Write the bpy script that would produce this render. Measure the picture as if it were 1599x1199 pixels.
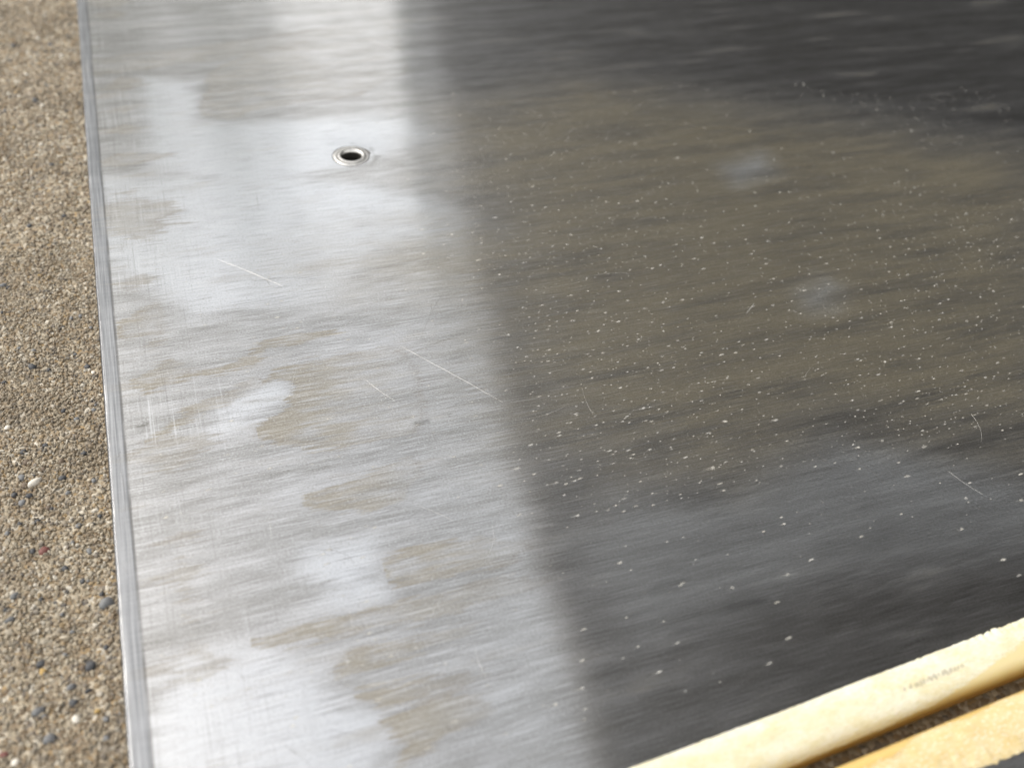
import bpy, math, random
import numpy as np
from mathutils import Matrix, Vector

for o in list(bpy.data.objects):
    bpy.data.objects.remove(o)
scene = bpy.context.scene
C = scene.collection
R = math.radians

# ------------------------------------------------------------ camera, sky, sun, exposure
cam_d = bpy.data.cameras.new('camera')
cam_d.sensor_width = 36.0
cam_d.lens = 33.77
cam_d.clip_start = 0.01
cam_d.clip_end = 500
cam_d.dof.use_dof = True
cam_d.dof.focus_distance = 0.335
cam_d.dof.aperture_fstop = 8.5
cam = bpy.data.objects.new('camera', cam_d)
C.objects.link(cam)
M3 = Matrix(((0.94104855, 0.17769391, -0.28784111),
             (-0.33018587, 0.66745045, -0.66744827),
             (0.07351819, 0.72314229, 0.68677529)))
cam.matrix_world = Matrix.Translation((0.0365415, -0.2603223, 0.2474433)) @ M3.to_4x4()
scene.camera = cam

SUN_EL, SUN_AZ = 48.0, -52.0            # azimuth measured from +Y towards +X
world = bpy.data.worlds.new('World')
scene.world = world
world.use_nodes = True
wn = world.node_tree
wn.nodes.clear()
sky = wn.nodes.new('ShaderNodeTexSky')
sky.sky_type = 'NISHITA'
sky.sun_disc = False
sky.sun_elevation = R(SUN_EL)
sky.sun_rotation = R(SUN_AZ)
sky.air_density = 1.0
sky.dust_density = 8.0
sky.ozone_density = 1.0
bg = wn.nodes.new('ShaderNodeBackground')
bg.inputs[1].default_value = 0.15
wo = wn.nodes.new('ShaderNodeOutputWorld')
# thin bright cloud veil spread over the whole sky
wtc = wn.nodes.new('ShaderNodeTexCoord')
wns = wn.nodes.new('ShaderNodeTexNoise')
wns.inputs['Scale'].default_value = 2.2; wns.inputs['Detail'].default_value = 5.0
wmr = wn.nodes.new('ShaderNodeMapRange')
wmr.inputs[1].default_value = 0.30; wmr.inputs[2].default_value = 0.70
wmr.inputs[3].default_value = 0.50; wmr.inputs[4].default_value = 0.92
wmx = wn.nodes.new('ShaderNodeMix'); wmx.data_type = 'RGBA'
wsp = wn.nodes.new('ShaderNodeSeparateXYZ')               # haze: brighter towards the horizon, all round
whz = wn.nodes.new('ShaderNodeMapRange'); whz.interpolation_type = 'SMOOTHSTEP'
whz.inputs[1].default_value = 0.66; whz.inputs[2].default_value = 0.22
whc = wn.nodes.new('ShaderNodeMix'); whc.data_type = 'RGBA'
whc.inputs[6].default_value = (6.2, 6.35, 6.4, 1)
whc.inputs[7].default_value = (19.0, 18.6, 17.8, 1)
wn.links.new(wtc.outputs['Generated'], wsp.inputs[0])
wn.links.new(wsp.outputs[2], whz.inputs[0])
wn.links.new(whz.outputs[0], whc.inputs[0])
wn.links.new(whc.outputs[2], wmx.inputs[7])
wn.links.new(wtc.outputs['Generated'], wns.inputs['Vector'])
wn.links.new(wns.outputs[0], wmr.inputs[0])
wn.links.new(wmr.outputs[0], wmx.inputs[0])
wn.links.new(sky.outputs[0], wmx.inputs[6])
wn.links.new(wmx.outputs[2], bg.inputs[0])
wn.links.new(bg.outputs[0], wo.inputs[0])

sd = bpy.data.lights.new('sun', 'SUN')
sd.energy = 2.1
sd.angle = R(0.53)
sd.color = (1.0, 0.95, 0.87)
sun = bpy.data.objects.new('sun', sd)
C.objects.link(sun)
sdir = Vector((math.sin(R(SUN_AZ)) * math.cos(R(SUN_EL)), math.cos(R(SUN_AZ)) * math.cos(R(SUN_EL)), math.sin(R(SUN_EL))))
sun.rotation_euler = sdir.to_track_quat('Z', 'Y').to_euler()
sun.location = sdir * 5

scene.view_settings.view_transform = 'Standard'
scene.view_settings.look = 'None'
scene.view_settings.exposure = 0.2
scene.view_settings.gamma = 1.0
scene.view_settings.use_curve_mapping = False
scene.render.engine = 'CYCLES'
scene.render.resolution_x = 1024
scene.render.resolution_y = 767

# ------------------------------------------------------------ measured layout, millimetres on the panel plane
FILM =  {'A': [(23.4, -3.6), (39.6, -1.2), (47.9, 4.1), (56.5, 9.0), (65.9, 10.3), (80.9, 9.4), (81.4, 6.3), (67.2, 5.2), (55.7, 3.9), (48.3, -1.1), (37.1, -3.9)], 'B': [(49.7, -13.2), (58.3, -7.2), (64.9, -7.9), (81.2, -5.6), (94.9, -6.3), (102.5, -13.6), (102.7, -33.9), (94.8, -50.5), (84.1, -50.5), (67.6, -48.9), (54.2, -43.7), (45.1, -37.4), (46.8, -32.8), (54.9, -27.4), (61.1, -20.2), (60.3, -15.1), (55.3, -12.1)], 'C': [(56.1, -66.3), (72.5, -64.3), (90.6, -58.1), (92.4, -67.1), (83.9, -75.5), (71.5, -77.2), (58.6, -73.5), (53.6, -69.5)], 'D': [(70.8, -96.6), (82.9, -94.2), (102.2, -96.1), (114.3, -102.1), (108.3, -107.6), (88.7, -107.6), (74.2, -105.6), (71.5, -101.4)], 'E': [(32.2, -111.9), (54.8, -110.8), (72.9, -110.8), (107.2, -110.8), (115.0, -116.5), (85.1, -119.9), (60.6, -116.7), (38.4, -115.2)], 'F': [(50.5, -127.7), (59.1, -123.4), (73.1, -123.6), (95.7, -121.9), (90.1, -127.7), (71.6, -129.2), (57.6, -129.9), (50.9, -129.7)], 'G': [(56.8, -133.4), (70.2, -134.7), (89.8, -139.7), (68.5, -140.8), (61.6, -141.4), (54.7, -135.6)], 'H': [(61.2, -143.1), (78.3, -142.8), (91.7, -149.8), (75.3, -152.9), (61.2, -156.2), (56.9, -160.7), (65.7, -151.6)], 'I': [(165.4, 160.8), (245.9, 180.6), (460.4, 53.7), (318.1, -118.2), (258.5, -103.2), (232.1, -88.2), (187.3, -100.8), (149.3, -84.4), (126.5, -62.2), (128.0, -20.3), (134.6, 12.0), (114.0, 29.5), (82.6, 47.8), (89.1, 55.0), (116.1, 57.6), (154.7, 70.3), (147.1, 98.3)], 'J': [(50.4, 177.4), (61.6, 222.6), (86.7, 240.5), (164.7, 247.0), (160.6, 204.2), (128.2, 181.7), (83.8, 180.4), (64.2, 170.2)], 'L': [(11.1, -30.4), (25.0, -19.3), (49.2, -9.8), (52.8, -14.1), (32.9, -21.4), (18.0, -29.4)], 'M': [(1.4, 244.6), (65.1, 252.1), (162.8, 268.8), (163.2, 255.7), (62.9, 233.4), (2.3, 226.6)], 'N': [(5.7, 31.2), (20.7, 40.6), (24.1, 35.9), (21.3, 21.7), (7.3, 21.7)], 'O': [(8.2, 1.1), (23.3, 7.1), (29.1, 0.5), (13.8, -6.9)]}
HAZE =  {'Z': [(148.5, -91.2), (186.6, -102.0), (230.4, -90.8), (257.5, -104.4), (293.6, -129.4), (274.0, -150.9), (198.9, -138.9), (133.1, -143.7), (125.4, -105.3)], 'b': [(264.8, -17.2), (279.8, -10.5), (282.7, -16.5), (270.4, -24.9), (262.5, -24.2)], 'c': [(281.0, 80.2), (306.0, 86.8), (302.9, 69.5), (278.7, 63.5)], 'd': [(3.0, 130.2), (74.1, 119.8), (130.5, 91.3), (179.1, 45.0), (176.8, 31.7), (155.9, 27.8), (120.6, 54.2), (78.3, 26.2), (31.7, 26.4), (0.8, 74.0)], 'e': [(11.0, -110.9), (36.8, -114.7), (50.7, -130.6), (61.2, -143.1), (54.0, -159.7), (2.4, -143.5), (6.1, -122.5)], 'f': [(32.9, -21.4), (48.7, -13.0), (59.5, -13.2), (58.0, -21.9), (48.0, -31.6), (31.5, -33.1)], 'g': [(52.3, -86.5), (71.2, -87.1), (69.9, -107.7), (55.4, -107.8), (49.0, -94.8)], 'h': [(27.5, 221.9), (53.9, 209.9), (49.7, 171.3), (81.3, 164.9), (148.2, 157.7), (160.4, 133.0), (66.5, 105.7), (24.3, 136.1)]}
DARK =  {'a': [(141.5, -127.8), (147.7, -125.7), (156.8, -126.5), (151.5, -130.7), (143.3, -130.6)], 'b': [(160.9, -138.7), (169.6, -138.4), (179.0, -138.9), (173.0, -141.6), (162.9, -140.9)], 'c': [(212.3, -132.0), (226.2, -129.9), (222.7, -133.0), (214.0, -133.5)], 'd': [(9.1, -22.8), (13.1, -21.5), (12.0, -26.0), (9.7, -25.9)], 'e': [(71.2, -102.5), (78.8, -102.4), (77.5, -104.3), (71.7, -104.2)], 'f': [(114.2, 138.5), (122.0, 134.4), (124.1, 130.5), (122.3, 126.7), (121.2, 132.3), (114.4, 136.7)], 'g': [(122.2, 126.2), (126.1, 123.6), (120.7, 118.5), (118.5, 116.7), (121.9, 122.2)], 'h': [(94.3, -44.3), (101.0, -43.9), (100.9, -46.1), (95.9, -46.5)], 'i': [(106.6, -43.9), (109.2, -43.4), (108.3, -45.0)]}
SCRATCH =  [([(45.0, 61.2), (55.7, 50.1), (66.7, 37.9)], 0.28, 1), ([(100.9, -6.1), (110.4, -19.2), (118.7, -30.6), (127.4, -43.2)], 0.3, 1), ([(123.8, 18.8), (116.4, 8.7), (108.1, -6.1)], 0.2, 0), ([(118.2, 15.3), (117.1, 7.8)], 0.2, 0), ([(261.5, -113.0), (263.0, -117.9), (266.4, -125.1)], 0.25, 1), ([(220.3, -86.5), (222.9, -98.4)], 0.25, 0), ([(231.9, -94.3), (236.2, -106.8), (236.6, -112.4)], 0.2, 0), ([(235.7, -21.5), (242.5, -16.2)], 0.6, 1), ([(52.4, -86.1), (59.5, -88.1), (63.5, -91.6), (64.4, -95.9)], 0.15, 0), ([(57.5, -110.6), (59.0, -114.2)], 0.2, 0), ([(61.6, -112.2), (62.3, -117.2)], 0.2, 0), ([(46.5, -108.3), (48.9, -114.3)], 0.15, 0), ([(27.9, -118.9), (29.7, -123.3)], 0.2, 0), ([(36.2, -143.0), (40.6, -148.9), (43.0, -153.0)], 0.2, 0), ([(36.2, -143.0), (39.5, -146.6)], 0.15, 0), ([(147.7, 244.1), (154.4, 234.8), (160.3, 227.3)], 0.5, 1), ([(3.4, -31.1), (3.7, -42.2), (4.4, -53.0), (3.3, -60.2)], 0.2, 0), ([(4.4, -53.0), (5.4, -60.8), (6.1, -68.3)], 0.16, 0), ([(5.5, -58.4), (7.9, -62.8)], 0.14, 0), ([(2.2, -36.4), (4.3, -31.9)], 0.14, 0), ([(176.5, -76.0), (164.0, -87.2), (158.5, -94.0)], 0.2, 0), ([(66.5, 105.7), (65.3, 90.9)], 0.3, 0), ([(3.3, 212.8), (4.7, 196.1)], 0.35, 0), ([(10.2, 73.9), (12.4, 86.7)], 0.2, 0), ([(14.7, 88.5), (17.9, 75.1)], 0.2, 0), ([(18.1, 8.5), (19.4, -9.0)], 0.15, 0), ([(-3.0, -70.9), (1.8, -76.4), (4.0, -82.7)], 0.15, 0), ([(55.1, 46.1), (57.2, 43.5)], 0.25, 0), ([(60.7, 44.3), (62.1, 38.2)], 0.25, 0)]
PEBBLES =  [(-25.1, -22.6, 4.78, 'w', 0.5), (-22.4, -51.7, 3.19, 'r', 1), (-9.4, -55.7, 2.27, 'g', 1), (-29.0, -19.5, 2.39, 'g', 1), (-28.0, -23.2, 2.57, 'b', 1), (-16.8, -23.2, 2.41, 'd', 1), (-31.1, -26.4, 2.15, 'd', 1), (-26.6, -28.0, 2.16, 'd', 1), (-28.8, -30.4, 2.34, 'g', 1), (-9.9, -13.7, 2.06, 'd', 1), (-28.7, -7.9, 2.04, 'd', 1), (-27.5, -13.0, 2.63, 'b', 1), (-16.9, -15.6, 2.04, 'b', 1), (-11.7, 3.2, 2.13, 'g', 1), (-15.9, 8.5, 1.71, 'd', 1), (-7.2, -27.0, 1.81, 'g', 1), (-12.4, -44.6, 1.93, 'g', 1), (-24.3, -39.4, 1.73, 'd', 1), (-33.6, 5.1, 2.29, 'w', 0.8), (-5.5, -76.0, 4.72, 'g', 0.8), (-30.4, -66.1, 2.87, 'g', 0.6), (-23.4, -91.3, 2.56, 'd', 1), (-22.9, -94.1, 2.04, 'y', 1), (-15.8, -101.0, 2.7, 'g', 0.7), (-10.7, -95.9, 2.92, 'd', 0.9), (-15.4, -106.1, 2.33, 'd', 1), (-23.9, -105.8, 3.96, 'g', 0.6), (-21.4, -114.6, 3.56, 'g', 0.8), (-14.8, -111.0, 2.31, 'w', 1), (-9.5, -110.4, 1.5, 'y', 1), (-25.0, 240.0, 3.36, 'd', 1), (-21.7, 233.9, 2.73, 'w', 0.7), (-13.3, 131.2, 2.38, 'd', 1), (-27.4, 127.0, 2.07, 'd', 1), (-36.8, 86.8, 2.88, 'g', 0.7), (-25.9, 34.7, 3.11, 'd', 1), (-20.7, 31.5, 1.78, 'd', 1), (-5.5, 26.1, 1.56, 'w', 1), (-7.5, 29.8, 2.02, 'd', 1), (-22.4, -17.6, 1.81, 'b', 1), (-32.1, -115.8, 2.22, 'r', 0.8), (-29.6, -118.8, 1.9, 'w', 1), (-7.6, -118.9, 1.96, 'g', 1), (-6.4, -91.2, 1.57, 'd', 1), (-11.5, -103.5, 2.02, 'd', 0.6), (-6.8, -72.6, 1.64, 'd', 1), (-11.9, -66.4, 1.65, 'd', 1), (-16.7, -60.2, 2.22, 'd', 1), (-25.6, -51.0, 1.87, 'd', 1), (-23.5, -70.0, 1.62, 'd', 1), (-7.4, -113.3, 1.65, 'g', 1), (-21.0, -34.8, 1.95, 'b', 1), (-15.2, -30.1, 1.78, 'g', 1), (-6.1, -42.5, 1.56, 'd', 1), (-21.8, -6.8, 1.85, 'd', 1), (-31.6, -74.3, 2.82, 'g', 0.5), (-32.9, -41.8, 1.7, 'g', 1), (-29.3, -39.0, 1.53, 'd', 1), (-12.7, -95.9, 1.71, 'b', 1), (-17.2, -90.4, 1.55, 'g', 1), (-25.5, 43.6, 1.81, 'g', 1), (-12.3, 59.3, 1.65, 'g', 1), (-32.6, 140.7, 2.11, 'b', 1), (-18.1, 175.5, 2.25, 'd', 1), (-36.4, 305.8, 3.28, 'd', 1), (-17.5, 304.1, 2.66, 'd', 1), (-12.2, 289.4, 2.63, 'w', 0.7), (-29.7, 269.6, 2.21, 'w', 1), (-24.1, 313.5, 2.68, 'w', 0.7)]

rng = np.random.default_rng(11)
random.seed(5)
MM = 0.001
T = 0.016                              # height of the panel's top face

# ------------------------------------------------------------ helpers
def vnoise(x, y, seed=0):
    """smooth 2-D value noise, -1..1"""
    xi = np.floor(x).astype(np.int64); yi = np.floor(y).astype(np.int64)
    fx = x - xi; fy = y - yi
    fx = fx * fx * (3 - 2 * fx); fy = fy * fy * (3 - 2 * fy)
    def h(a, b):
        n = (a * 374761393 + b * 668265263 + seed * 982451653) & 0xffffffff
        n = ((n ^ (n >> 13)) * 1274126177) & 0xffffffff
        n = n ^ (n >> 16)
        return (n & 0xffff) / 32767.5 - 1.0
    return (h(xi, yi) * (1 - fx) + h(xi + 1, yi) * fx) * (1 - fy) + (h(xi, yi + 1) * (1 - fx) + h(xi + 1, yi + 1) * fx) * fy

def sdf_poly(px, py, poly):
    """signed distance in mm, positive inside"""
    d = np.full(px.shape, 1e9); ins = np.zeros(px.shape, bool)
    n = len(poly)
    for i in range(n):
        ax, ay = poly[i]; bx, by = poly[(i + 1) % n]
        ex, ey = bx - ax, by - ay
        t = np.clip(((px - ax) * ex + (py - ay) * ey) / (ex * ex + ey * ey + 1e-9), 0, 1)
        d = np.minimum(d, (px - ax - t * ex) ** 2 + (py - ay - t * ey) ** 2)
        if abs(ey) > 1e-9:
            ins ^= ((ay > py) != (by > py)) & (px < ex * (py - ay) / ey + ax)
    d = np.sqrt(d)
    return np.where(ins, d, -d)

def mesh_np(name, verts, faces, smooth=True):
    """faces: (n,3) or (n,4) int array"""
    me = bpy.data.meshes.new(name)
    verts = np.asarray(verts, np.float32); faces = np.asarray(faces, np.int32)
    k = faces.shape[1]
    me.vertices.add(len(verts)); me.vertices.foreach_set('co', verts.ravel())
    me.loops.add(faces.size); me.loops.foreach_set('vertex_index', faces.ravel())
    me.polygons.add(len(faces))
    me.polygons.foreach_set('loop_start', np.arange(0, faces.size, k, dtype=np.int32))
    me.polygons.foreach_set('loop_total', np.full(len(faces), k, np.int32))
    me.polygons.foreach_set('use_smooth', np.full(len(faces), smooth, bool))
    me.update(calc_edges=True); me.validate()
    return me

def attr(me, name, vals):
    a = me.attributes.new(name, 'FLOAT', 'POINT')
    a.data.foreach_set('value', np.asarray(vals, np.float32).ravel())

def obj(name, me, mat, parent=None):
    o = bpy.data.objects.new(name, me)
    C.objects.link(o)
    if mat is not None and len(me.materials) == 0: me.materials.append(mat)
    o.parent = parent
    return o

def thing(name, label, cat, loc=(0, 0, 0), group=None):
    o = bpy.data.objects.new(name, None); C.objects.link(o)
    o.location = loc; o.empty_display_size = 0.02
    o['label'] = label; o['category'] = cat
    if group: o['group'] = group
    return o

def grid_faces(nr, nc):
    i = np.arange(nr * nc).reshape(nr, nc)
    return np.stack([i[:-1, :-1], i[:-1, 1:], i[1:, 1:], i[1:, :-1]], -1).reshape(-1, 4)

def box_mesh(name, lo, hi):
    (a, b, c), (d, e, f) = lo, hi
    v = [(a, b, c), (d, b, c), (d, e, c), (a, e, c), (a, b, f), (d, b, f), (d, e, f), (a, e, f)]
    fs = [(0, 3, 2, 1), (4, 5, 6, 7), (0, 1, 5, 4), (1, 2, 6, 5), (2, 3, 7, 6), (3, 0, 4, 7)]
    return mesh_np(name, v, fs, False)

class NT:
    """small node-graph builder"""
    def __init__(s, name):
        s.m = bpy.data.materials.new(name); s.m.use_nodes = True
        s.t = s.m.node_tree; s.t.nodes.clear()
        s.out = s.t.nodes.new('ShaderNodeOutputMaterial')
    def n(s, typ, ins=None, **kw):
        nd = s.t.nodes.new(typ)
        for k, v in kw.items(): setattr(nd, k, v)
        for k, v in (ins or {}).items():
            sk = nd.inputs[k]
            if isinstance(v, bpy.types.NodeSocket): s.t.links.new(v, sk)
            else: sk.default_value = v
        return nd
    def math(s, op, a, b=0.0, c=0.0, clamp=False):
        return s.n('ShaderNodeMath', {0: a, 1: b, 2: c}, operation=op, use_clamp=clamp).outputs[0]
    def add(s, a, b): return s.math('ADD', a, b)
    def mul(s, a, b): return s.math('MULTIPLY', a, b)
    def attr(s, name): return s.n('ShaderNodeAttribute', attribute_name=name).outputs['Fac']
    def map(s, v, a, b, c=0.0, d=1.0, smooth=True):
        return s.n('ShaderNodeMapRange', {0: v, 1: a, 2: b, 3: c, 4: d}, interpolation_type='SMOOTHSTEP' if smooth else 'LINEAR', clamp=True).outputs[0]
    def mix(s, f, a, b, blend='MIX'):
        nd = s.t.nodes.new('ShaderNodeMix'); nd.data_type = 'RGBA'; nd.blend_type = blend; nd.clamp_factor = True
        for sk, v in ((nd.inputs[0], f), (nd.inputs[6], a), (nd.inputs[7], b)):
            if isinstance(v, bpy.types.NodeSocket): s.t.links.new(v, sk)
            else: sk.default_value = (*v, 1) if isinstance(v, tuple) and len(v) == 3 else v
        return nd.outputs[2]
    def coord(s, scale, vec=None, rot=(0, 0, 0), loc=(0, 0, 0)):
        if vec is None: vec = s.n('ShaderNodeTexCoord').outputs['Object']
        return s.n('ShaderNodeMapping', {0: vec, 1: loc, 2: rot, 3: scale}).outputs[0]
    def noise(s, vec, scale=1.0, detail=3.0, rough=0.55, dist=0.0):
        return s.n('ShaderNodeTexNoise', {'Vector': vec, 'Scale': scale, 'Detail': detail, 'Roughness': rough, 'Distortion': dist}).outputs[0]
    def link(s, a, b): s.t.links.new(a, b)

# ------------------------------------------------------------ materials
def brushed_metal():
    g = NT('brushed_stained_metal')
    pos = g.n('ShaderNodeTexCoord').outputs['Object']
    # gentle waviness so that the brush lines are not ruled
    wv = g.noise(g.coord((9, 9, 9), pos), 1.0, 2)
    wofs = g.n('ShaderNodeCombineXYZ', {0: 0.0, 1: g.mul(g.add(wv, -0.5), 0.004), 2: 0.0}).outputs[0]
    pw = g.n('ShaderNodeVectorMath', {0: pos, 1: wofs}, operation='ADD').outputs[0]
    fine = g.noise(g.coord((70, 3200, 1), pw), 1.0, 3, .6)        # hair-fine brush lines
    mid = g.noise(g.coord((55, 900, 1), pw), 1.0, 5, .65)
    broad = g.noise(g.coord((14, 120, 1), pw), 1.0, 4, .6)
    patch = g.noise(g.coord((26, 60, 1), pw), 1.0, 5, .6)
    cross = g.noise(g.coord((1500, 24, 1), pos), 1.0, 3, .6)      # rubbing marks along the edge
    grain = g.noise(g.coord((900, 1600, 1), pos), 1.0, 2, .7)
    film_d, min_d, clean_d, dirt_d, lip = (g.attr(n) for n in ('film', 'mineral', 'clean', 'dirt', 'lip'))
    wob = g.add(g.mul(g.add(mid, -0.5), 22.0), g.mul(g.add(broad, -0.5), 14.0))
    wob2 = g.mul(g.add(patch, -0.5), 10.0)
    fw = g.add(film_d, g.add(g.add(g.mul(wob, 0.7), g.mul(g.add(grain, -.5), 1.6)), g.mul(wob2, .55)))
    brk = g.noise(g.coord((45, 330, 1), pw, loc=(3, 7, 0)), 1.0, 5, .65)
    brk2 = g.noise(g.coord((30, 30, 1), pw, loc=(9, 2, 0)), 1.0, 3, .6)
    rimb = g.map(fw, 3.6, 1.2)                                    # the dried edge stays whole, the inside is broken up
    inner = g.map(g.add(g.mul(brk, .6), g.mul(brk2, .4)), .40, .56, .18, 1.0)
    film = g.mul(g.mul(g.map(fw, -0.3, 0.4), g.math('MAXIMUM', g.mul(rimb, .95), inner)), g.attr('film_str'))
    filmb = g.map(g.add(g.attr('film_broad'), g.add(g.mul(wob, .25), g.mul(wob2, .6))), -7.0, 7.0)
    ring = g.mul(g.map(fw, -0.9, 0.1), g.map(fw, 2.6, 0.3))      # darker dried rim
    loose = g.mul(g.map(broad, .50, .68), g.map(patch, .42, .62))  # film wherever the noise says
    film = g.math('MAXIMUM', g.math('MAXIMUM', film, filmb), g.mul(loose, .55))
    film = g.mul(film, g.map(g.add(g.mul(broad, .5), g.mul(mid, .5)), .30, .55, .55, 1.0))
    mineral = g.map(g.add(min_d, g.add(g.mul(wob, .4), wob2)), -12.0, 14.0)
    clean = g.map(g.add(clean_d, g.add(g.mul(wob, 1.1), g.mul(wob2, 1.6))), -6.0, 7.0)
    dirt = g.map(g.add(dirt_d, g.add(g.mul(g.add(grain, -.5), 4.0), g.mul(g.add(mid, -.5), 3.0))), -0.6, 0.9)
    # metal colour
    col = g.mix(g.map(broad, .32, .68), (.37, .365, .35), (.58, .58, .58))
    col = g.mix(g.mul(clean, .9), col, (.74, .76, .785))
    col = g.mix(g.mul(film, .9), col, (.33, .295, .235))
    col = g.mix(g.mul(ring, g.map(patch, .35, .65, 0., .4)), col, (.24, .195, .145))
    col = g.mix(g.mul(g.map(mid, .52, .70), .35), col, g.mix(.5, col, (.26, .235, .2)))
    col = g.mix(g.mul(g.map(fine, .48, .66), .6), col, (.82, .83, .84))
    col = g.mix(g.mul(g.map(fine, .47, .32), .55), col, (.24, .23, .22))
    pep = g.noise(g.coord((1500, 2600, 1), pos, loc=(4, 1, 0)), 1.0, 3, .7)   # fine pitting and dust
    col = g.mix(g.mul(g.map(pep, .52, .68), .6), col, (.84, .84, .83))
    col = g.mix(g.mul(g.map(pep, .46, .30), .7), col, (.22, .20, .17))
    band = g.map(lip, 58.0, 15.0)
    col = g.mix(g.mul(g.mul(g.mul(g.map(cross, .55, .72), g.map(brk2, .4, .62)), band), .6), col, (.85, .86, .87))
    col = g.mix(g.mul(g.mul(g.map(cross, .46, .28), band), .4), col, (.28, .27, .26))
    # the flattened lip along the folded edge and its dark crease
    lipm = g.map(g.add(lip, g.mul(g.add(cross, -.5), .8)), 5.7, 5.1)
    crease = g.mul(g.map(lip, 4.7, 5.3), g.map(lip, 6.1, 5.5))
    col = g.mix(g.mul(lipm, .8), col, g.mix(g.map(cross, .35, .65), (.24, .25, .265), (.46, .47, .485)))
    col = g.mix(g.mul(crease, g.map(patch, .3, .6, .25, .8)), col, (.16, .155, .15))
    col = g.mix(g.map(g.add(lip, g.mul(g.add(patch, -.5), .9)), 1.15, .6, 0, .9), col, (.12, .125, .135))  # bend painted dark to tone down its sunlit rim
    col = g.mix(g.mul(g.mul(dirt, g.map(brk, .38, .6, .2, 1.0)), .55), col, (.12, .11, .09))
    # roughness
    ro = g.add(g.add(.15, g.mul(film, .06)), g.add(g.mul(mineral, .05), g.mul(g.add(mid, -.5), .09)))
    ro = g.add(ro, g.mul(lipm, .05))
    # relief
    bh = g.add(g.mul(fine, .6), g.add(g.mul(mid, .45), g.mul(g.mul(cross, band), .4)))
    bump = g.n('ShaderNodeBump', {'Strength': .22, 'Distance': .00006, 'Height': bh}).outputs[0]
    metal = g.n('ShaderNodeBsdfAnisotropic', {'Color': col, 'Roughness': ro, 'Anisotropy': .80,
                                              'Tangent': g.n('ShaderNodeCombineXYZ', {0: 1.0}).outputs[0], 'Normal': bump}, distribution='BECKMANN')
    # thin layer of dried dust and mineral over the metal
    dcol = g.mix(film, (.40, .425, .46), (.42, .385, .29))
    dcol = g.mix(mineral, dcol, (.42, .45, .48))
    dust = g.n('ShaderNodeBsdfDiffuse', {'Color': dcol, 'Roughness': .6, 'Normal': bump})
    k = g.add(g.add(.022, g.mul(film, .14)), g.mul(mineral, .10))
    k = g.mul(k, g.map(grain, .25, .75, .55, 1.5, False))
    k = g.mul(k, g.map(broad, .3, .7, .85, 1.15, False))
    # tarnished share of the surface that scatters the mirror image widely
    dull = g.n('ShaderNodeBsdfPrincipled', {'Base Color': col, 'Metallic': 1.0, 'Roughness': g.add(.45, g.mul(g.add(mid, -.5), .2)), 'Anisotropic': .45,
                                            'Tangent': g.n('ShaderNodeCombineXYZ', {1: 1.0}).outputs[0], 'Normal': bump})
    mm = g.n('ShaderNodeMixShader', {0: g.add(.46, g.mul(film, .06)), 1: metal.outputs[0], 2: dull.outputs[0]})
    sh = g.n('ShaderNodeMixShader', {0: k, 1: mm.outputs[0], 2: dust.outputs[0]})
    g.link(sh.outputs[0], g.out.inputs[0])
    return g.m

def simple(name, col, rough=.5, metallic=0.0, var=.15, scale=300, bump=0.0, sss=0.0):
    g = NT(name)
    nz = g.noise(g.coord((scale,) * 3), 1.0, 4)
    c = g.mix(g.map(nz, .3, .7), tuple(x * (1 - var) for x in col), tuple(min(1, x * (1 + var)) for x in col))
    ins = {'Base Color': c, 'Roughness': rough, 'Metallic': metallic}
    if bump: ins['Normal'] = g.n('ShaderNodeBump', {'Strength': bump, 'Distance': .0003, 'Height': nz}).outputs[0]
    b = g.n('ShaderNodeBsdfPrincipled', ins)
    g.link(b.outputs[0], g.out.inputs[0])
    return g.m

def concrete_mat():
    g = NT('sandy_concrete')
    pos = g.n('ShaderNodeTexCoord').outputs['Object']
    v = g.n('ShaderNodeTexVoronoi', {'Vector': pos, 'Scale': 620.0})
    rnd = g.n('ShaderNodeSeparateColor', {0: v.outputs['Color']}).outputs[0]
    cr = g.n('ShaderNodeValToRGB', {0: rnd})
    ramp(cr)
    n1 = g.noise(g.coord((40,) * 3, pos), 1, 4)
    c = g.mix(g.map(n1, .3, .7), cr.outputs[0], g.mix(.5, cr.outputs[0], (.25, .2, .14)))
    bmp = g.n('ShaderNodeBump', {'Strength': .8, 'Distance': .0006, 'Height': v.outputs['Distance']}, invert=True).outputs[0]
    b = g.n('ShaderNodeBsdfPrincipled', {'Base Color': c, 'Roughness': .85, 'Normal': bmp})
    g.link(b.outputs[0], g.out.inputs[0])
    return g.m

def ramp(cr):
    e = cr.color_ramp.elements
    cols = [(0, (.34, .275, .19)), (.22, (.45, .39, .29)), (.40, (.25, .185, .115)), (.55, (.55, .49, .385)),
            (.70, (.31, .275, .22)), (.80, (.38, .27, .14)), (.86, (.20, .175, .15)), (.92, (.70, .66, .57)), (.975, (.08, .08, .082))]
    cr.color_ramp.interpolation = 'CONSTANT'
    while len(e) < len(cols): e.new(1.0)
    for el, (p, c) in zip(e, cols): el.position = p; el.color = (*c, 1)

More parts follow.
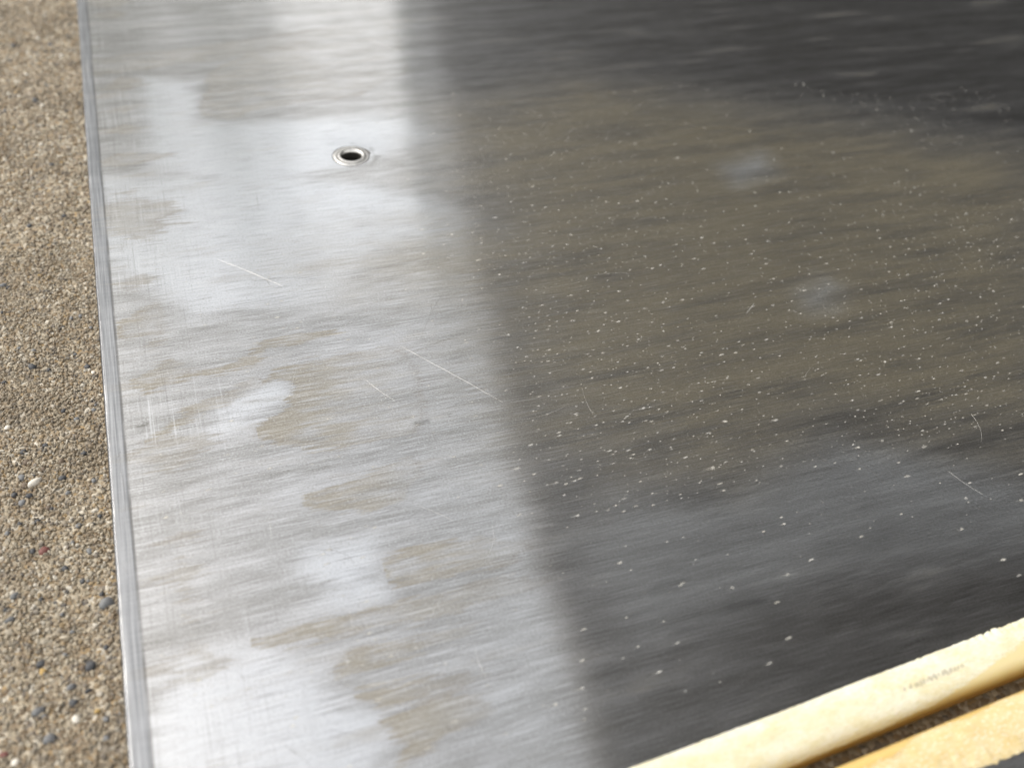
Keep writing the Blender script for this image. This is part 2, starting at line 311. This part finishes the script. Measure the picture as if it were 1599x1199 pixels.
def grain_mat():
    g = NT('sand_grain')
    r = g.n('ShaderNodeNewGeometry').outputs['Random Per Island']
    cr = g.n('ShaderNodeValToRGB', {0: r}); ramp(cr)
    nz = g.noise(g.coord((1800,) * 3), 1, 3)
    big = g.noise(g.coord((28,) * 3), 1, 3)
    c = g.mix(g.map(nz, .35, .7, 0, .5), cr.outputs[0], (.42, .36, .27))
    c = g.mix(g.map(big, .38, .68, 0, .55), c, (.19, .15, .10))
    c = g.n('ShaderNodeHueSaturation', {'Saturation': .98, 'Value': .80, 'Color': c}).outputs[0]
    b = g.n('ShaderNodeBsdfPrincipled', {'Base Color': c, 'Roughness': .7,
            'Normal': g.n('ShaderNodeBump', {'Strength': .5, 'Distance': .0002, 'Height': nz}).outputs[0]})
    g.link(b.outputs[0], g.out.inputs[0])
    return g.m

def trim_mat(name, fresh, worn_c, deep):
    """yellowed plastic: matt weathered skin over glossy yellow; attributes worn, low, mark"""
    g = NT(name)
    pos = g.n('ShaderNodeTexCoord').outputs['Object']
    n1 = g.noise(g.coord((120, 260, 260), pos), 1, 5, .6)
    n2 = g.noise(g.coord((700, 1500, 1500), pos), 1, 4, .65)
    n3 = g.noise(g.coord((35, 60, 60), pos), 1, 3, .6)
    n4 = g.noise(g.coord((1300, 500, 500), pos, rot=(0, 0, .9)), 1, 2, .6)
    w = g.map(g.add(g.attr('worn'), g.add(g.mul(g.add(n1, -.5), .55), g.mul(g.add(n2, -.5), .35))), .42, .58)
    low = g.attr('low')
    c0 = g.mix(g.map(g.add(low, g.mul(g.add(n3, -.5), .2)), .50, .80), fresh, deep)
    c1 = g.mix(g.map(n1, .35, .7), worn_c, tuple(x * y for x, y in zip(worn_c, (.93, .88, .72))))
    c1 = g.mix(g.map(n2, .52, .70, 0, .7), c1, (.84, .82, .75))
    c1 = g.mix(g.map(n2, .46, .32, 0, .3), c1, (.50, .44, .28))
    c1 = g.mix(g.map(n3, .5, .75, 0, .2), c1, tuple(x * y for x, y in zip(fresh, (1., .95, .9))))
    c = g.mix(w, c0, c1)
    c = g.mix(g.map(g.add(g.attr('mark'), g.mul(g.add(n4, -.5), 1.5)), .66, 1.1, 0, .55), c, (.26, .22, .15))
    c = g.mix(g.map(g.add(g.attr('rust'), g.mul(g.add(n1, -.5), 1.2)), .5, 1.0, 0, .75), c, (.42, .22, .055))
    ro = g.map(w, 0, 1, .35, .75, False)
    bh = g.add(g.mul(g.mul(n1, w), 1.0), g.mul(g.mul(n2, w), .8))
    b = g.n('ShaderNodeBsdfPrincipled', {'Base Color': c, 'Roughness': ro, 'Subsurface Weight': .25, 'Subsurface Radius': (.006, .004, .0015),
            'Subsurface Scale': 1.0, 'Normal': g.n('ShaderNodeBump', {'Strength': .5, 'Distance': .0008, 'Height': bh}).outputs[0]})
    g.link(b.outputs[0], g.out.inputs[0])
    return g.m

M_metal = brushed_metal()
M_conc = concrete_mat()
M_grain = grain_mat()

# ------------------------------------------------------------ the concrete it lies on
ground = obj('ground', mesh_np('ground', [(-30, -30, -.0012), (30, -30, -.0012), (30, 30, -.0012), (-30, 30, -.0012)], [(0, 1, 2, 3)], False), M_conc)
ground['kind'] = 'structure'

# sand grains of the worn concrete face: real grains where the camera can see them
def ico():
    t = (1 + 5 ** .5) / 2
    v = np.array([(-1, t, 0), (1, t, 0), (-1, -t, 0), (1, -t, 0), (0, -1, t), (0, 1, t), (0, -1, -t), (0, 1, -t), (t, 0, -1), (t, 0, 1), (-t, 0, -1), (-t, 0, 1)], float)
    f = np.array([(0, 11, 5), (0, 5, 1), (0, 1, 7), (0, 7, 10), (0, 10, 11), (1, 5, 9), (5, 11, 4), (11, 10, 2), (10, 7, 6), (7, 1, 8),
                  (3, 9, 4), (3, 4, 2), (3, 2, 6), (3, 6, 8), (3, 8, 9), (4, 9, 5), (2, 4, 11), (6, 2, 10), (8, 6, 7), (9, 8, 1)])
    return v / np.linalg.norm(v[0]), f

def rot_z_tilt(n):
    a = rng.uniform(0, 2 * np.pi, n); b = rng.normal(0, .5, n); c = rng.normal(0, .5, n)
    ca, sa, cb, sb, cc, sc = np.cos(a), np.sin(a), np.cos(b), np.sin(b), np.cos(c), np.sin(c)
    z, o = np.zeros(n), np.ones(n)
    Rz = np.stack([ca, -sa, z, sa, ca, z, z, z, o], -1).reshape(n, 3, 3)
    Ry = np.stack([cb, z, sb, z, o, z, -sb, z, cb], -1).reshape(n, 3, 3)
    Rx = np.stack([o, z, z, z, cc, -sc, z, sc, cc], -1).reshape(n, 3, 3)
    return Rx @ Ry @ Rz

def grains(cx, cy, size, name):
    n = len(cx)
    v, f = ico()
    sc = np.stack([size * rng.uniform(.8, 1.5, n), size * rng.uniform(.7, 1.1, n), size * rng.uniform(.5, .95, n)], -1) * .5
    V = v[None] * (1 + rng.normal(0, .13, (n, 12, 1)))
    V = (V * sc[:, None, :]) @ np.transpose(rot_z_tilt(n), (0, 2, 1))
    cz = -size * .34 + rng.normal(0, .16, n) - .62 + vnoise(cx / 9, cy / 9, 3) * .25
    V += np.stack([cx, cy, cz], -1)[:, None, :]
    F = f[None] + (np.arange(n) * 12)[:, None, None]
    return mesh_np(name, V.reshape(-1, 3) * MM, F.reshape(-1, 3), False)

xs, ys, ss = [], [], []
for (x0, x1, y0, y1, step) in ((-60, 4, -150, 110, .96), (-78, 4, 110, 440, 1.35), (90, 275, -196, -170, 1.05)):
    gx, gy = np.meshgrid(np.arange(x0, x1, step), np.arange(y0, y1, step))
    gx = gx.ravel() + rng.uniform(-.6, .6, gx.size) * step; gy = gy.ravel() + rng.uniform(-.6, .6, gy.size) * step
    s = step * np.minimum(np.exp(rng.normal(.02, .5, gx.size)), 2.2)
    if x0 > 0:
        keep = np.abs(gy - (-184.5 + .0484 * gx)) < 5
        gx, gy, s = gx[keep], gy[keep], s[keep]
    xs.append(gx); ys.append(gy); ss.append(s)
sand = obj('sand_grains', grains(np.concatenate(xs), np.concatenate(ys), np.concatenate(ss), 'sand_grains'), M_grain, ground)
sand['kind'] = 'stuff'
sand['label'] = 'coarse tan sand grains in the worn concrete'

PEB_COL = {'d': (.055, .058, .064), 'g': (.17, .175, .18), 'b': (.13, .095, .065), 'w': (.72, .68, .60), 'r': (.17, .06, .05), 'y': (.45, .30, .10)}
PEB_MAT = {k: simple('pebble_' + k, c, .55, 0, .3, 500, .3) for k, c in PEB_COL.items()}
import bmesh
def pebble_mesh(seed, mat):
    bm = bmesh.new(); bmesh.ops.create_icosphere(bm, subdivisions=2, radius=.5)
    r = random.Random(seed)
    for v in bm.verts:
        n = v.co.normalized()
        k = 1 + .16 * math.sin(n.x * 3.1 + seed) * math.cos(n.y * 2.7 + seed * 2) + .08 * math.sin(n.z * 5 + n.x * 4 + seed)
        v.co *= k + r.uniform(-.03, .03)
    for f in bm.faces: f.smooth = True
    me = bpy.data.meshes.new('pebble'); bm.to_mesh(me); bm.free(); me.materials.append(mat)
    return me
peb_lib = {k: [pebble_mesh(i + ord(k), PEB_MAT[k]) for i in range(4)] for k in PEB_COL}
def pebble(x, y, s, kind, asp):
    o = bpy.data.objects.new('pebble', random.choice(peb_lib[kind])); C.objects.link(o); o.parent = ground
    o.location = (x * MM, y * MM, -.0006 - s * .00012)
    o.scale = (s * MM * 1.05, s * MM * asp, s * MM * .7)
    o.rotation_euler = (random.uniform(-.3, .3), random.uniform(-.3, .3), random.uniform(0, .7) if asp < .9 else random.uniform(0, 6))
for p in PEBBLES: pebble(*p)
for i in range(60):
    y = random.uniform(-140, 380); x = random.uniform(-42, -3)
    pebble(x, y, random.uniform(1.0, 1.8), random.choice('ddggbbwyr' if random.random() < .5 else 'ddggb'), random.uniform(.7, 1))

# ------------------------------------------------------------ steel panel: sheet
def front_y(x): return -180.6 + .0484 * x       # near edge of the sheet, mm

EYE = (112.4, 126.4); EYE_R = 8.2; HOLE_R = 4.7
def sheet_z(x, y):
    z = .10 * vnoise(x / 70 + 3, y / 55, 1) + .035 * vnoise(x / 26, y / 22 + 8, 2)
    r = np.hypot(x - EYE[0], y - EYE[1])
    z = z - .38 * np.exp(-(r / 15.0) ** 2) * (1 + .5 * vnoise(x / 12, y / 12, 10)) + .08 * np.exp(-((r - 19) / 7.0) ** 2) * (.6 + .5 * vnoise(x / 14, y / 14, 9))
    return z
rad = .9
ang = np.linspace(0, np.pi / 2, 7)
prof_x = np.concatenate([[0, 0], rad - rad * np.cos(ang), np.arange(1.5, 12, .75), np.arange(12, 270, 1.2), np.arange(270, 700, 2.4)])
prof_z = np.concatenate([[1.0, 8.0], 16 - rad + rad * np.sin(ang), np.full(len(prof_x) - 9, 16.0)])
ny = 500
tt = np.linspace(0, 1, ny)
rows = np.where(tt < .62, tt / .62 * 270, 270 + (tt - .62) / .38 * 340)   # finer near the camera
PX = np.repeat(prof_x[None, :], ny, 0)
PZ = np.repeat(prof_z[None, :], ny, 0)
f0 = front_y(PX) - 2.2
PY = f0 + rows[:, None] * (430 - f0) / 610
flat = np.clip((PX - rad) / 6, 0, 1)
PZ = PZ + sheet_z(PX, PY) * flat + .02 * np.clip(6.5 - PX, 0, 6.5) / 6.5 * (PX > 0.6)
edge = .22 * vnoise(PY / 60, PY * 0, 21) + .07 * vnoise(PY / 9, PY * 0, 22)
PXw = PX + edge * np.clip(1 - PX / 8, 0, 1)
# open the hole for the eyelet
dx, dy = PXw - EYE[0], PY - EYE[1]
rr = np.hypot(dx, dy) + 1e-6
inside = rr < EYE_R - 1.6
push = np.where(inside, (EYE_R - 1.6) / rr, 1.0)
F = grid_faces(ny, len(prof_x))
dead = inside.ravel()[F].all(1)
VX, VY = EYE[0] + dx * push, EYE[1] + dy * push
F = F[~dead]
sheet_me = mesh_np('sheet', np.stack([VX, VY, PZ], -1).reshape(-1, 3) * MM, F)
def field(polys):
    d = np.full(PX.shape, -40.0)
    for p in polys.values(): d = np.maximum(d, np.clip(sdf_poly(PX, PY, p), -40, 40))
    return d
fm = field({k: v for k, v in FILM.items() if k != 'I'})
# short dried runs beside the lip
runs = (vnoise(PX / 60 + vnoise(PX / 30, PY / 30, 33), PY / 9, 31) * 5 + vnoise(PX / 40, PY / 4, 32) * 2) - np.abs(PX - 18) * .3 - .3
fm = np.maximum(fm, np.minimum(runs, 3))
best = np.full(PX.shape, -99.0); fstr = np.ones(PX.shape)
for k, p in FILM.items():
    if k == 'I': continue
    d = sdf_poly(PX, PY, p); a = np.array(p)
    u = (PX - a[:, 0].min()) / (a[:, 0].max() - a[:, 0].min())
    if k in 'JM': d = d - 3
    st = np.clip(1.12 - .95 * u ** 1.6, .0, 1) if k not in 'A' else np.ones(PX.shape)
    fstr = np.where(d > best, st * (.55 if k in 'JM' else 1), fstr); best = np.maximum(best, d)
fstr = np.where(runs > best, .62, fstr)
attr(sheet_me, 'film_str', fstr)
attr(sheet_me, 'film', fm)
attr(sheet_me, 'mineral', field({k: v for k, v in HAZE.items() if k in 'Zbc'}))
attr(sheet_me, 'clean', field({k: v for k, v in HAZE.items() if k not in 'Zbc'}))
attr(sheet_me, 'dirt', field(DARK))
attr(sheet_me, 'lip', PX)
attr(sheet_me, 'film_broad', np.clip(field({'I': FILM['I']}) * .16, -9, 8))

panel = thing('steel_panel', 'large brushed steel panel with round hole, brown water stains and cream edging, on sandy concrete', 'metal panel', (0, 0, 0), )
sheet = obj('sheet', sheet_me, M_metal, panel)

# eyelet: pressed ring with a dark bore
def lathe(name, prof, n, mat, parent, cx, cy, wob=0.0):
    a = np.linspace(0, 2 * np.pi, n, endpoint=False)
    p = np.array(prof)
    k = 1 + wob * (np.sin(a * 3 + 1) * .5 + np.sin(a * 7) * .3)
    V = np.stack([cx + np.outer(np.cos(a) * k, p[:, 0]), cy + np.outer(np.sin(a) * k, p[:, 0]), np.repeat(p[None, :, 1], n, 0)], -1)
    i = np.arange(n * len(p)).reshape(n, len(p)); j = np.roll(i, -1, 0)
    F = np.stack([i[:, :-1], j[:, :-1], j[:, 1:], i[:, 1:]], -1).reshape(-1, 4)
    return obj(name, mesh_np(name, V.reshape(-1, 3) * MM, F), mat, parent)
M_eye = simple('pressed_aluminium', (.70, .69, .67), .42, 1.0, .18, 900, .25)
M_bore = simple('bore_dark', (.03, .026, .022), .8, 0, .4, 800)  # near-black colour for the inside of the hole
M_ringd = simple('grime_line', (.09, .085, .075), .8, 0, .4, 900)
zt = 15.68
eye = lathe('eyelet', [(8.2, zt - .35), (8.15, zt + .12), (7.9, zt + .28), (7.4, zt + .34), (6.9, zt + .26), (6.4, zt + .30), (5.7, zt + .62), (5.2, zt + .60), (4.85, zt + .25), (4.7, zt - .5)], 72, M_eye, panel, *EYE, wob=.012)
lathe('grime_ring', [(8.0, zt - .02), (8.45, zt + .06), (8.9, zt + .03), (9.3, zt - .06)], 90, M_ringd, eye, *EYE, wob=.02)
lathe('grime_ring', [(6.35, zt + .335), (6.6, zt + .315), (6.9, zt + .30)], 90, M_ringd, eye, *EYE, wob=.012)
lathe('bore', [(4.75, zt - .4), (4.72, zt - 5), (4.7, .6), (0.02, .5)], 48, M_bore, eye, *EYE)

# scratches: hairline furrows and raised burrs with their own outline
M_sb = simple('scratch_bright', (.80, .79, .76), .35, .6, .1, 2000)
M_sd = simple('scratch_dark', (.12, .11, .10), .6, .2, .2, 2000)
def random_scratches():
    out = []
    for i in range(60):
        x = random.uniform(3, 190) if i < 48 else random.uniform(150, 330); y = random.uniform(-160, 110)
        if y < front_y(x) + 8: continue
        along = random.random() < .35
        a = random.gauss(.05, .12) if along else random.uniform(-1.9, 1.9)
        L = random.uniform(4, 16) * (1.8 if along else 1); c = random.gauss(0, .03)
        p = [(x, y)]
        for k in range(5):
            p.append((p[-1][0] + math.cos(a) * L / 5, p[-1][1] + math.sin(a) * L / 5)); a += c * L / 5
        out.append(([q for q in p], random.uniform(.07, .16), 1 if random.random() < .4 else 0))
    return out
for pts, w, bright in SCRATCH + random_scratches():
    p = np.array(pts, float)
    seg = np.concatenate([[0], np.cumsum(np.hypot(*np.diff(p, axis=0).T))])
    n = max(8, int(seg[-1] / 1.2))
    s = np.linspace(0, seg[-1], n)
    x = np.interp(s, seg, p[:, 0]); y = np.interp(s, seg, p[:, 1])
    x += vnoise(s / 3, s * 0 + w * 91, 41) * .12; y += vnoise(s / 3, s * 0 + w * 37, 42) * .12
    tx, ty = np.gradient(x), np.gradient(y); l = np.hypot(tx, ty); tx, ty = tx / l, ty / l
    ww = .30 * w * (np.sin(np.linspace(.02, np.pi - .02, n)) ** .6) * (.65 + .35 * vnoise(s / 2.5, s * 0 + w * 13, 43))
    z = 16 + sheet_z(x, y) * np.clip((x - rad) / 6, 0, 1)
    V = np.stack([np.stack([x - ty * ww, y + tx * ww, z + .02], -1), np.stack([x, y, z + .05], -1), np.stack([x + ty * ww, y - tx * ww, z + .02], -1)], 1)
    obj('scratch', mesh_np('scratch', V.reshape(-1, 3) * MM, grid_faces(n, 3)), M_sb if bright else M_sd, sheet)

# dried water spots: shallow mineral crusts, many with a tail dragged along the brush lines
def spots():
    V, Fs, fade = [], [], []
    base = 0
    for zone in range(3):
        n = (6500, 2000, 110)[zone]
        if zone == 0:
            x = rng.uniform(118, 470, n); y = rng.uniform(-135, 200, n)
            gx_, gy_ = np.meshgrid(np.arange(112, 480, 5.6), np.arange(-140, 205, 3.4))
            gx_ = gx_ + (np.arange(gx_.shape[0]) % 3)[:, None] * 1.9
            gy_ = gy_ + gx_ * .045
            x = np.concatenate([x, (gx_ + rng.normal(0, .9, gx_.shape)).ravel()]); y = np.concatenate([y, (gy_ + rng.normal(0, .55, gx_.shape)).ravel()])
            n = len(x)
        elif zone == 1: x = rng.uniform(8, 150, n); y = rng.uniform(-165, 120, n)
        else: x = rng.uniform(10, 300, n); y = rng.uniform(-160, 60, n)
        keep = np.ones(n, bool)
        if zone == 0:
            keep &= (x - 122) / 25 + .5 * vnoise(x / 30, y / 30, 51) > rng.uniform(-.1, 1.0, n)
            keep &= vnoise(x / 45, y / 40, 52) + 1.0 - np.clip((x - 300) / 200, 0, .8) > rng.uniform(-.2, 1, n)
            keep &= (y < 165 - (x - 200) * .15 + 20 * vnoise(x / 30, y / 30, 53))
            keep &= ~((y < -100) & (rng.uniform(0, 1, n) < .8))
        if zone == 1:
            keep &= vnoise(x / 30, y / 14, 54) > rng.uniform(-.5, .9, n)
        x, y = x[keep], y[keep]
        zs = 16 + sheet_z(x, y) * np.clip((x - rad) / 6, 0, 1)
        for cx, cy, z0 in zip(x, y, zs):
            if cy < front_y(cx) + 3 or math.hypot(cx - EYE[0], cy - EYE[1]) < 14: continue
            r = min(.62, .20 * math.exp(rng.normal(0, .5)))
            if zone == 2: r = rng.uniform(.5, .8)
            far = min(1, max(0, (cx + cy - 200) / 150))
            op = rng.uniform(.25, .85) * (1 if rng.random() < .85 else 1.2) if zone < 2 else rng.uniform(.25, .6)
            el = rng.uniform(1.0, 1.5) + (1 - far) * rng.uniform(0, 2.0); r = r / el ** .45
            m = 8
            a = np.linspace(0, 2 * np.pi, m, endpoint=False)
            jit = rng.uniform(.7, 1.2, m)
            ring = np.stack([cx + np.cos(a) * r * el * jit, cy + np.sin(a) * r * jit + .12 * np.cos(a) * r * el, np.full(m, z0 + .025)], -1)
            V.append(ring); V.append(np.array([[cx + .2 * r, cy, z0 + .05 + r * .25]]))
            fade += [op * .55] * m + [op]
            i = np.arange(m)
            Fs.append(np.stack([base + i, base + (i + 1) % m, np.full(m, base + m)], -1))
            base += m + 1
            if rng.random() < (.8 - .65 * far) or zone == 1:
                L = r * rng.uniform(3, 8) * (1.6 if zone == 1 else 1); w = r * rng.uniform(.5, 1.0); bend = rng.normal(0, .05) * L
                u = np.array([0, .35, .7, 1.0])
                hw = w * np.array([.9, 1.0, .7, .1])
                xx = cx - u * L; yy = cy - .05 * L * u + bend * u * u
                zz = 16 + sheet_z(xx, yy) * np.clip((xx - rad) / 6, 0, 1) + .03
                q = np.stack([np.stack([xx, yy + hw, zz], -1), np.stack([xx, yy, zz + .02], -1), np.stack([xx, yy - hw, zz], -1)], 1).reshape(-1, 3)
                V.append(q)
                o = op * rng.uniform(.25, .6)
                for k, uu in enumerate(u): fade += [0.0, o * (1 - uu), 0.0]
                gf = grid_faces(4, 3) + base
                Fs.append(np.concatenate([gf[:, [0, 1, 2]], gf[:, [0, 2, 3]]])); base += 12
    me = mesh_np('water_spots', np.concatenate(V) * MM, np.concatenate(Fs))
    attr(me, 'fade', fade)
    return me
def spot_mat():
    g = NT('mineral_crust')
    r = g.n('ShaderNodeNewGeometry').outputs['Random Per Island']
    c = g.mix(g.map(r, 0, 1, 0, 1, False), (.62, .60, .54), (.52, .52, .50))
    d = g.n('ShaderNodeBsdfPrincipled', {'Base Color': c, 'Roughness': .6})
    tr = g.n('ShaderNodeBsdfTransparent')
    sh = g.n('ShaderNodeMixShader', {0: g.attr('fade'), 1: tr.outputs[0], 2: d.outputs[0]})
    g.link(sh.outputs[0], g.out.inputs[0])
    return g.m
ws = obj('water_spots', spots(), spot_mat(), sheet)
ws['kind'] = 'stuff'
ws['label'] = 'pale dried water spots scattered over the stained steel'

# ------------------------------------------------------------ edging strips
M_trim1 = trim_mat('yellowed_plastic', (.74, .64, .35), (.80, .775, .62), (.36, .215, .035))  # deep amber on the lower face: stronger yellowing plus painted-in shade
M_trim2 = trim_mat('stained_yellow_plastic', (.68, .49, .19), (.70, .58, .34), (.60, .40, .13))

def sweep(name, prof, x, line, mat, parent, worn, mark, rust, ragged, flip=False):
    """prof: list of (across mm, z mm); line(x) gives y of the strip's datum"""
    p = np.array(prof, float)
    d = np.concatenate([[0], np.cumsum(np.hypot(*np.diff(p, axis=0).T))])
    m = 44
    s = np.linspace(0, d[-1], m)
    a = np.interp(s, d, p[:, 0]); z = np.interp(s, d, p[:, 1])
    for _ in range(3):
        a[1:-1] = (a[:-2] + 2 * a[1:-1] + a[2:]) / 4; z[1:-1] = (z[:-2] + 2 * z[1:-1] + z[2:]) / 4
    S = (s / d[-1])[None, :]; X = x[:, None]
    A = np.repeat(a[None], len(x), 0); Z = np.repeat(z[None], len(x), 0)
    da, dz = ragged(X, S)
    A = A + da; Z = Z + dz
    Y = line(X) + A
    V = np.stack([np.repeat(X, m, 1), Y, Z], -1).reshape(-1, 3) * MM
    f = grid_faces(len(x), m)
    if flip: f = f[:, ::-1]
    me = mesh_np(name, V, f)
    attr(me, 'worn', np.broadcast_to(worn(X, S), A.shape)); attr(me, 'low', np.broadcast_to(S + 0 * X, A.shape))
    attr(me, 'mark', np.broadcast_to(mark(X, S), A.shape)); attr(me, 'rust', np.broadcast_to(rust(X, S), A.shape))
    return obj(name, me, mat, parent)

xs_t = np.concatenate([np.arange(-.5, 95, 3), np.arange(95, 290, .5), np.arange(290, 700, 5)])
def g1(v, c, w): return np.exp(-((v - c) / w) ** 2)
prof1 = [(2.0, 14.6), (.7, 16.1), (0.0, 16.9), (-1.2, 17.5), (-2.6, 17.4), (-5.5, 15.9), (-8.6, 14.1), (-10.4, 12.2), (-11.0, 9.0), (-10.8, 4.0), (-9.6, .6)]
def rag1(X, S):
    rim = g1(S, .10, .09)
    rough = .10 + .75 * g1(X, 233, 9) + .25 * g1(X, 206, 3)
    da = rim * (rough * (vnoise(X / 1.3, S * 20, 61) * .7 + vnoise(X / .6, S * 30, 62) * .4)) + .25 * vnoise(X / 40, S * 0, 63)
    dz = rim * rough * .7 * vnoise(X / .9, S * 24, 64) + .07 * vnoise(X / 3, S * 9, 65) * (S < .6)
    return da, dz
def worn1(X, S):
    lim = np.interp(X, [0, 185, 205, 225, 240, 270, 700], [.68, .66, .60, .46, .32, .24, .24])
    return np.clip(.5 + (lim - S) * 4, 0, 1)
def mark1(X, S): return 1.1 * g1(S, .335 - (X - 205) * .0004, .05) * g1(X, 208, 17) + .5 * g1(S, .36, .03) * g1(X, 236, 6)
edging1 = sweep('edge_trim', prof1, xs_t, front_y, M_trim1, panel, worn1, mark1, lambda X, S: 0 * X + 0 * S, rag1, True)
edging1['label'] = 'weathered cream plastic edging along the near side of the steel'

# second panel lying against it, only its edging and a corner of its sheet in view
panel2 = thing('steel_panel', 'second steel panel, only its orange-yellow edging and a grey sliver showing in lower right corner', 'metal panel', (0, 0, 0))
def line2(X): return front_y(X) - 17.4
prof2 = [(.6, .6), (1.6, 4.0), (1.9, 8.0), (1.4, 12.0), (0.0, 15.0), (-2.2, 16.7), (-5, 17.2), (-8, 16.9), (-10.5, 16.4), (-12.4, 15.9), (-13.6, 15.2)]
def rag2(X, S):
    rim = np.clip((S - .72) / .28, 0, 1)
    da = rim * (.6 * vnoise(X / 9, S * 0, 71) + .25 * vnoise(X / 1.4, S * 8, 72) - np.clip((X - 205) / 25, 0, 1.4) * 1.6 + .6)
    dz = .16 * vnoise(X / 5, S * 9, 73) + rim * .35 * vnoise(X / 1.5, S * 12, 74)
    return da, dz
def rust2(X, S): return np.clip((S - .84) / .16, 0, 1) * .55 + .5 * g1(S, .42, .10) * (.6 + .6 * vnoise(X / 12, S * 3, 75)) + .9 * g1(X, 217, 1.0) * g1(S, .52, .02)
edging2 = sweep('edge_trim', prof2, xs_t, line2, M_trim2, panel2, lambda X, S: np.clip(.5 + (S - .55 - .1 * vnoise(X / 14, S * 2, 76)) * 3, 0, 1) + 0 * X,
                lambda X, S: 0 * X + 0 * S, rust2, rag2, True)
edging2['label'] = 'orange-yellow stained plastic edging of the second panel'
nx2 = len(xs_t)
yy = np.linspace(0, 150, 60) ** 1.0
X2 = np.repeat(xs_t[:, None], 60, 1); Y2 = line2(X2) - 9.8 - yy[None]
Z2 = 15.4 + .12 * vnoise(X2 / 30, Y2 / 25, 81) + .10 * vnoise(X2 / 6, Y2 / 5, 82)
me2 = mesh_np('sheet', np.stack([X2, Y2, Z2], -1).reshape(-1, 3) * MM, grid_faces(nx2, 60)[:, ::-1])
for nme, val in (('film', -40.), ('mineral', 2.), ('clean', -40.), ('dirt', -40.), ('lip', 300.), ('film_broad', -14.), ('film_str', 0.)): attr(me2, nme, np.full(X2.size, val))
obj('sheet', me2, M_metal, panel2)

# ------------------------------------------------------------ the dark patio cover that the right half of the steel mirrors
cover = thing('patio_cover', 'dark patio cover seen only as the dark reflection in the right half of the steel', 'patio cover', (3, 3, 0))
M_wood = simple('dark_stained_wood', (.028, .024, .021), .7, 0, .3, 9)
M_wall = simple('dark_wall_paint', (.022, .023, .026), .8, 0, .2, 4)
def eave(y): return .96 + (y - .81) * .162
def prism(name, pts, z0, z1, mat, parent):
    n = len(pts)
    me = bpy.data.meshes.new(name)
    me.from_pydata([(x, y, z0) for x, y in pts] + [(x, y, z1) for x, y in pts], [],
                   [tuple(reversed(range(n))), tuple(range(n, 2 * n))] + [(i, (i + 1) % n, n + (i + 1) % n, n + i) for i in range(n)])
    o = obj(name, me, mat, parent)
    o.matrix_parent_inverse = parent.matrix_world.inverted() if False else Matrix.Translation((-3, -3, 0))
    return o
y0, y1 = -2.5, 9.0
prism('roof', [(eave(y0), y0), (6.5, y0), (6.5, y1), (eave(y1), y1)], 2.60, 2.72, M_wood, cover)
prism('fascia', [(eave(y0) - .04, y0), (eave(y0), y0), (eave(y1), y1), (eave(y1) - .04, y1)], 2.52, 2.74, M_wood, cover)
prism('wall', [(6.3, y0), (6.5, y0), (6.5, y1), (6.3, y1)], 0, 2.60, M_wall, cover)
prism('wall', [(eave(y1) + .3, y1 - .2), (6.3, y1 - .2), (6.3, y1), (eave(y1) + .3, y1)], 0, 2.60, M_wall, cover)

# ------------------------------------------------------------ trees beyond, mirrored as the greyer top left of the steel
M_leaf = simple('tree_leaf', (.06, .085, .03), .6, 0, .4, 3)
M_bark = simple('tree_bark', (.09, .07, .05), .9, 0, .3, 20)
def tree(az, dist, h, w, label, seed):
    r = np.random.default_rng(seed)
    bx, by = dist * math.sin(R(az)), dist * math.cos(R(az))
    t = thing('tree', label, 'tree', (bx, by, 0), 'trees mirrored in the steel')
    n = 9; a = np.linspace(0, 2 * np.pi, n, endpoint=False); zz = np.array([0, .15, .5, .8]) * h; rr_ = np.array([.16, .12, .09, .04]) * h / 5
    V = np.stack([np.outer(rr_, np.cos(a)), np.outer(rr_, np.sin(a)), np.repeat(zz[:, None], n, 1)], -1).reshape(-1, 3)
    i = np.arange(4 * n).reshape(4, n); j = np.roll(i, -1, 1)
    obj('trunk', mesh_np('trunk', V, np.stack([i[:-1], j[:-1], j[1:], i[1:]], -1).reshape(-1, 4)), M_bark, t)
    m = 5200
    lob = r.normal(0, 1, (14, 3)) * np.array([w * .28, w * .28, h * .17]) + np.array([0, 0, h * .60])
    c = lob[r.integers(0, 14, m)] + r.normal(0, 1, (m, 3)) * np.array([w * .11, w * .11, h * .085])
    c[:, 2] = np.clip(c[:, 2], h * .12, h)
    s = r.uniform(.08, .2, (m, 1, 1)) * h / 6
    q = np.array([(-1, -.6, 0), (1, -.6, 0), (1, .6, 0), (-1, .6, 0)], float)
    V = (q[None] * s) @ np.transpose(rot_z_tilt(m), (0, 2, 1)) @ np.array([[1, 0, 0], [0, .5, .85], [0, -.85, .5]]) + c[:, None, :]
    obj('crown', mesh_np('crown', V.reshape(-1, 3), np.arange(4 * m).reshape(m, 4), False), M_leaf, t)
tree(-2.5, 13, 8.4, 2.5, 'widest tree, mirrored as grey smear at the upper left of the steel', 1)
tree(17.3, 14, 8.0, .6, 'narrow tree, mirrored as grey smear right of the bright glare above the hole', 3)
